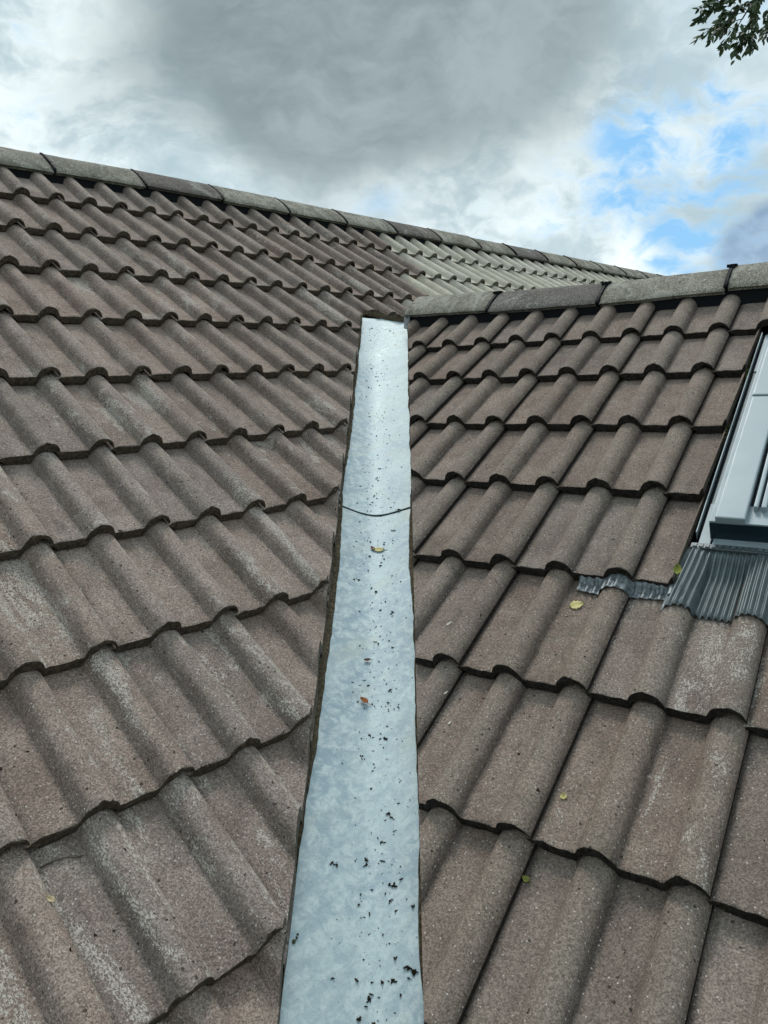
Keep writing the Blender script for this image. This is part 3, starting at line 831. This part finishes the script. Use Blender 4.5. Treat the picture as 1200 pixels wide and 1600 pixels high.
# ------------------------------------------------------------------ fallen leaves, twig, crumbs
def leaf_mesh(l, w, curl, seed, stem=True, lobes=0):
    rng = random.Random(seed); bm = bmesh.new(); n = 8; rowsv = []
    for i in range(n + 1):
        t = i / n; y = (t - .5) * l
        ww = w * .5 * (math.sin(math.pi * min(1, t ** .8)) ** .8 if 0 < t < 1 else .02)
        ww *= 1 + .12 * math.sin(t * 23 + seed) + rng.uniform(-.08, .08)
        r = []
        for k in (-1, -.5, 0, .5, 1):
            r.append(bm.verts.new((k * ww + rng.uniform(-.03, .03) * w, y, curl * (abs(k) ** 1.5) * w + curl * .8 * (2 * t - 1) ** 2 * l * .4 + rng.uniform(0, .04) * w)))
        rowsv.append(r)
    for i in range(n):
        for k in range(4): bm.faces.new((rowsv[i][k], rowsv[i][k + 1], rowsv[i + 1][k + 1], rowsv[i + 1][k]))
    r = bmesh.ops.extrude_face_region(bm, geom=bm.faces[:])
    for v in r['geom']:
        if isinstance(v, bmesh.types.BMVert): v.co.z += .0006
    if stem: tube(bm, [(0, -l * .48, .001), (l * .05, -l * .7, .002), (l * .02, -l * .92, .001)], [.0007, .0006, .0005], 4)
    return bmesh_me(bm, 'leaf', True)
def tile_h(side, c, s):
    S = sL if side == 'L' else sR
    row = next(r for r in range(1, len(S)) if s <= S[r])
    z = -HB; x = c * W
    cf = c - round(c); t = abs(cf) * W / RW
    if t < 1.35:
        r = max(0, 1 - t * t) ** .5 if t < 1 else 0
        z = max(z, -HB + HB * (.9 * r + .1 * math.exp(-(t * 1.12) ** 4)))
    return z - (S[row] - s) * DROP / .345
def on_slope(side, px, py, lift=.001):
    """the spot on the tiles that the camera sees at this pixel, and its surface frame"""
    o, u, d, n = (oL, uL, dL, nL) if side == 'L' else (oR, uR, dR, nR)
    w = -.03
    for _ in range(8):
        p = hit(side, px, py, w); c = (p - o).dot(u) / W; s = (p - o).dot(d); w = tile_h(side, c, s) * .7 + w * .3
    m = Matrix((u, -d, n)).transposed().to_4x4(); m.translation = p + n * lift
    return m
def on_zinc(px, py, lift=.001):
    r = ray(px, py); t = 1.0; lo, hi = .3, 8
    f = lambda t: (CAM + r * t).z - zinc_top((CAM + r * t).xy)
    for _ in range(50):
        mid = (lo + hi) / 2
        if f(mid) > 0: lo = mid
        else: hi = mid
    p = CAM + r * lo; e = .01
    gx = (zinc_z(p.xy + Vector((e, 0))) - zinc_z(p.xy)) / e; gy = (zinc_z(p.xy + Vector((0, e))) - zinc_z(p.xy)) / e
    n = Vector((-gx, -gy, 1)).normalized(); x = Vector((1, -1, 0)); x = (x - n * x.dot(n)).normalized(); y = n.cross(x)
    m = Matrix((x, y, n)).transposed().to_4x4(); m.translation = p + n * lift; return m
def leaf(mw, ang, l, w, curl, mat, label, cat='leaf', name='fallen_leaf', seed=1, stem=True, group=None, lobes=0, tilt=0):
    o = link(name, leaf_mesh(l, w, curl, seed, stem, lobes), (mat,), None, mw @ Matrix.Rotation(R_(ang), 4, 'Z') @ Matrix.Rotation(R_(tilt), 4, 'X'))
    return tag(o, label, cat, group)
leaf(on_zinc(591, 860), 80, .036, .019, .12, 'leafy', 'yellow leaf lying on the zinc just below the lap joint', seed=2)
leaf(on_zinc(582, 858), 40, .018, .010, .35, 'leafb', 'small curled brown leaf scrap beside the yellow leaf on the zinc', seed=3, stem=False)
leaf(on_zinc(568, 1097, .002), 60, .021, .014, .4, 'leafo', 'curled orange brown leaf halfway down the zinc sheet', seed=4)
leaf(on_zinc(573, 1033, .002), 100, .016, .008, .45, 'leafb', 'curled dark brown leaf above the orange one on the zinc', seed=5)
leaf(on_slope('R', 902, 947), -60, .034, .028, .10, 'leafy', 'pale yellow leaf on the right tiles below the crinkled flashing', seed=6)
leaf(on_slope('R', 881, 1246), 20, .014, .013, .25, 'leafy', 'tiny yellow leaf in the pan of a right hand tile', seed=7)
leaf(on_slope('R', 822, 1375), 70, .016, .011, .3, 'leafgreen', 'small green yellow leaf low on the right hand tiles', seed=8)
leaf(on_slope('R', 1059, 893, .004), 10, .030, .018, .25, 'leafgreen', 'green yellow leaf caught at the corner of the pleated apron', seed=9, tilt=15)
leaf(on_slope('L', 78, 1406), 30, .017, .009, .3, 'leafstraw', 'straw coloured leaf scrap on the lower left tiles', seed=10, stem=False)
for px, py, a, l in ((702, 975, -30, .018), (697, 1083, -25, .012), (703, 1130, -20, .010)):
    leaf(on_slope('R', px, py), a, l, l * .34, .15, 'white', {975: 'longest pale flake on the right tiles beside the zinc, uppermost of three', 1083: 'pale flake in the tile joint beside the zinc, middle of three', 1130: 'smallest pale flake on a right hand tile, lowest of three'}[py], 'flake', 'pale_flake', seed=px, stem=False, group='pale flakes on the right hand tiles')
bm = bmesh.new(); pts = []
for i, (x, y) in enumerate(((63, 1358), (72, 1352), (88, 1346), (104, 1342), (120, 1341), (131, 1338))):
    pts.append(on_slope('L', x, y, .003 if i not in (2, 3) else .005).translation)
tube(bm, pts, [.0012, .0015, .0014, .0012, .001, .0006], 5)
tag(link('twig', bmesh_me(bm, 'twig', True), ('bark',)), 'thin dark curved twig lying across a lower left tile', 'twig')

def crumb(bm, mw, r, rng, flat=.5):
    k = rng.choice((1, 1, 2, 3)); 
    for _ in range(k):
        off = Vector((rng.uniform(-1, 1), rng.uniform(-1, 1), 0)) * r * (.9 if k > 1 else 0)
        sx, sy = rng.uniform(.7, 2.3), rng.uniform(.3, .8); a = rng.uniform(0, math.pi)
        vs = bmesh.ops.create_icosphere(bm, subdivisions=1, radius=r)['verts']
        rot = Matrix.Rotation(a, 3, 'Z')
        for v in vs:
            c_ = Vector((v.co.x * sx, v.co.y * sy, v.co.z * flat)) * rng.uniform(.6, 1.2)
            v.co = mw @ (rot @ c_ + off + Vector((0, 0, r * flat * .6)))
rng = random.Random(5)
bm = bmesh.new()
n = 0
while n < 680:
    t = rng.uniform(.0, 2.75); ctr = centre(t)
    q = rng.gauss(.012, .038)
    if abs(q) > .11: continue
    if t < 1.1 and rng.random() < .35: continue
    p = ctr + vq * q
    m = Matrix.Translation((p.x, p.y, zinc_top(p)))
    r = rng.choice((.0009, .0010, .0012, .0012, .0015, .0018, .0024, .0030)) * rng.uniform(.7, 1.2)
    crumb(bm, m, r, rng); n += 1
tag(link('moss_crumbs', bmesh_me(bm, 'moss_crumbs'), ('moss',)), 'scattered tiny dark moss crumbs along the zinc valley', 'moss crumbs', kind='stuff')
# crumbs along the lower left edge and on the tiles
bm = bmesh.new()
for side, A, B in (('L', (20, 460), (500, 1100)), ('R', (670, 540), (1150, 1560))):
    n = 0
    while n < (150 if side == 'L' else 150):
        px = rng.uniform(0, 540) if side == 'L' else rng.uniform(668, 1195); py = rng.uniform(330, 1590) if side == 'L' else rng.uniform(530, 1590)
        p = hit(side, px, py)
        pl = cutL if side == 'L' else cutR
        if (p - pl[0]).dot(pl[1]) > -.03: continue
        if side == 'R' and (px > 1000 and py < 1000): continue
        try: m = on_slope(side, px, py, 0)
        except StopIteration: continue
        crumb(bm, m, rng.choice((.0012, .0016, .0026)) * rng.uniform(.6, 1.1), rng); n += 1
tag(link('moss_crumbs', bmesh_me(bm, 'moss_crumbs'), ('moss',)), 'sparse black specks of moss dropped on the tiles either side', 'moss specks', kind='stuff')
big = [(589, 747, 1, 'uppermost dark moss clump on the zinc, above the lap joint'), (592, 732, .8, 'small dark moss fleck just above the uppermost clump on the zinc'),
       (623, 796, 1.1, 'dark moss clump touching the underside of the lap joint on the right'), (616, 829, .8, 'dark moss clump between the lap joint and the yellow leaf'),
       (612, 958, 1.0, 'long dark moss shred at the right of the zinc above the brown leaf'), (562, 1010, .7, 'dark moss speck left of the curled brown leaf on the zinc'),
       (599, 1155, 1.2, 'dark moss shred right of a smaller one, below the orange leaf'), (578, 1149, .9, 'smaller dark moss shred below the orange leaf'),
       (568, 1186, 1.2, 'long dark moss clump at the left of a pair below the orange leaf'), (585, 1197, .9, 'lower right dark moss clump of the pair below the orange leaf'),
       (571, 1345, 1.3, 'round dark moss clump in the middle of the lower zinc'), (523, 1350, 1.1, 'slanting dark moss shred at the left of the lower zinc'),
       (611, 1384, 1.4, 'largest dark moss clump right of the middle on the lower zinc'), (611, 1408, .9, 'dark moss clump just under the largest one on the lower zinc'),
       (642, 1515, 1.5, 'loose dark moss tangle near the right edge at the foot of the zinc'), (461, 1468, 1.4, 'green black moss clump at the left edge of the lower zinc'),
       (613, 1533, 1.0, 'dark moss clump left of the loose tangle near the foot of the zinc'), (573, 1565, 1.4, 'lowest dark moss clump on the zinc, at the bottom of the photo')]
for i, (px, py, k_, lab) in enumerate(big):
    bm = bmesh.new(); m = on_zinc(px, py, 0)
    r = rng.uniform(.0030, .0036) * k_
    inv = m.inverted(); a_ = rng.uniform(0, 3.1); v_ = Vector((math.cos(a_), math.sin(a_), 0))
    for k in range(5): crumb(bm, m @ Matrix.Translation(v_ * rng.uniform(-2.0, 2.0) * r + Vector((rng.uniform(-.7, .7) * r, rng.uniform(-.7, .7) * r, 0))), r * rng.uniform(.4, .8), rng, .7)
    bm.transform(inv)
    o = link('moss_clump', bmesh_me(bm, 'moss_clump'), ('mossgreen' if 'green' in lab else 'moss',), None, m)
    tag(o, lab, 'moss clump', 'moss clumps on the zinc')
# moss in the gap beside the roof window
bm = bmesh.new()
for i in range(70):
    s = rng.choice((rng.gauss(.60, .022), rng.gauss(.60, .03), rng.gauss(.93, .03))); m = frame(oR, uR, dR, nR, .133 / W, s, -.035) @ Matrix.Translation((rng.uniform(-.004, .004), 0, rng.uniform(-.01, .0)))
    crumb(bm, m, rng.uniform(.002, .004), rng, 1)
tag(link('moss_tuft', bmesh_me(bm, 'moss_tuft'), ('mossgreen',)), 'dark green moss in the gap between the cut tiles and the roof window', 'moss', kind='stuff')

# ------------------------------------------------------------------ tree whose branch hangs into the top right
tree = empty('tree', 'leafy green branch of a tree hanging in at the top right of the sky', 'tree')
tb = Vector((10.5, -4.5, GZ)); tree.location = tb
def at(px, py, d): return CAM + ray(px, py) * d
bm = bmesh.new()
top = tb + Vector((-.3, .3, 6.6))
tube(bm, [Vector((0, 0, 0)), Vector((.05, .02, 2.5)), Vector((-.15, .15, 5.0)), top - tb, Vector((-.2, .3, 8.6))], [.24, .19, .15, .11, .05], 10)
link('trunk', bmesh_me(bm, 'trunk', True), ('bark',), tree)
rng = random.Random(3)
bmb = bmesh.new(); LV, LF = [], []
def leaf_at(p, d, l):
    d = d.normalized(); s_ = d.cross(Vector((rng.uniform(-1, 1), rng.uniform(-1, 1), rng.uniform(.2, 1)))).normalized()
    nn = d.cross(s_)
    i = len(LV); w = l * .25
    LV.extend([p, p + d * l * .3 + s_ * w * .9 + nn * l * .03, p + d * l * .65 + s_ * w * .8 + nn * l * .02, p + d * l, p + d * l * .65 - s_ * w * .8 + nn * l * .02, p + d * l * .3 - s_ * w * .9 + nn * l * .03, p + d * l * .5 - nn * l * .05])
    for a, b_ in ((0, 1), (1, 2), (2, 3), (3, 4), (4, 5), (5, 0)): LF.append((i + a, i + b_, i + 6))
def spray(a, b, nl, l=.075):
    """a drooping twig with leaves along it"""
    mid = (a + b) / 2 + Vector((rng.uniform(-.05, .05), rng.uniform(-.05, .05), .05))
    pts = [a, mid, b]; tube(bmb, [p - tb for p in pts], [.004, .003, .0015], 4)
    for k in range(nl):
        t = rng.random() ** .7; p = a.lerp(mid, t * 2) if t < .5 else mid.lerp(b, t * 2 - 1)
        dirn = (b - a).normalized() * .5 + Vector((rng.uniform(-.8, .8), rng.uniform(-.8, .8), rng.uniform(-1.1, .25)))
        leaf_at(p - tb + Vector([rng.uniform(-.02, .02) for _ in range(3)]), dirn, l * rng.uniform(.7, 1.15))
hub = at(1215, -60, 8.2)
tube(bmb, [top - tb - Vector((0, 0, .6)), (top + hub) / 2 - tb + Vector((0, 0, .25)), hub - tb], [.09, .05, .02], 7)
vis = [((1150, 5), (1088, 12)), ((1140, 10), (1086, 34)), ((1150, 0), (1100, 22)), ((1160, 20), (1118, 42)), ((1150, 30), (1092, 60)), ((1160, 30), (1108, 62)), ((1165, 40), (1128, 74)),
       ((1168, 45), (1146, 82)), ((1180, 10), (1160, 60)), ((1175, 20), (1168, 80)), ((1150, 45), (1122, 54)), ((1150, 20), (1130, 30)), ((1170, 5), (1178, 62)), ((1165, 60), (1150, 88)),
       ((1200, -20), (1140, 0)), ((1195, -10), (1165, 12)), ((1210, 20), (1188, 55)), ((1215, 30), (1196, 62)), ((1205, -30), (1180, 10)), ((1215, 10), (1200, 40)), ((1150, -20), (1120, 12)), ((1140, -20), (1105, 5)), ((1165, 55), (1176, 74)), ((1160, 10), (1142, 28))]
for (a, b_) in vis:
    dd = rng.uniform(7.8, 8.5); spray(at(a[0], a[1], dd), at(b_[0], b_[1], dd - .1), 26, .072)
    if rng.random() < .6: tube(bmb, [hub - tb, at(a[0], a[1], dd) - tb], [.008, .004], 4)
for k in range(150):                          # the rest of the crown, beyond the picture
    a = at(rng.uniform(1260, 1900), rng.uniform(-650, 60), rng.uniform(8, 11)); b_ = a + Vector((rng.uniform(-.5, .5), rng.uniform(-.5, .5), rng.uniform(-.5, .1)))
    tube(bmb, [hub.lerp(top, rng.random()) - tb, a - tb], [.012, .004], 4)
    spray(a, b_, 26, .08)
link('branches', bmesh_me(bmb, 'branches', True), ('bark',), tree)
fo = link('foliage', mesh('foliage', LV, LF), ('foliage',), tree); fo['kind'] = 'stuff'
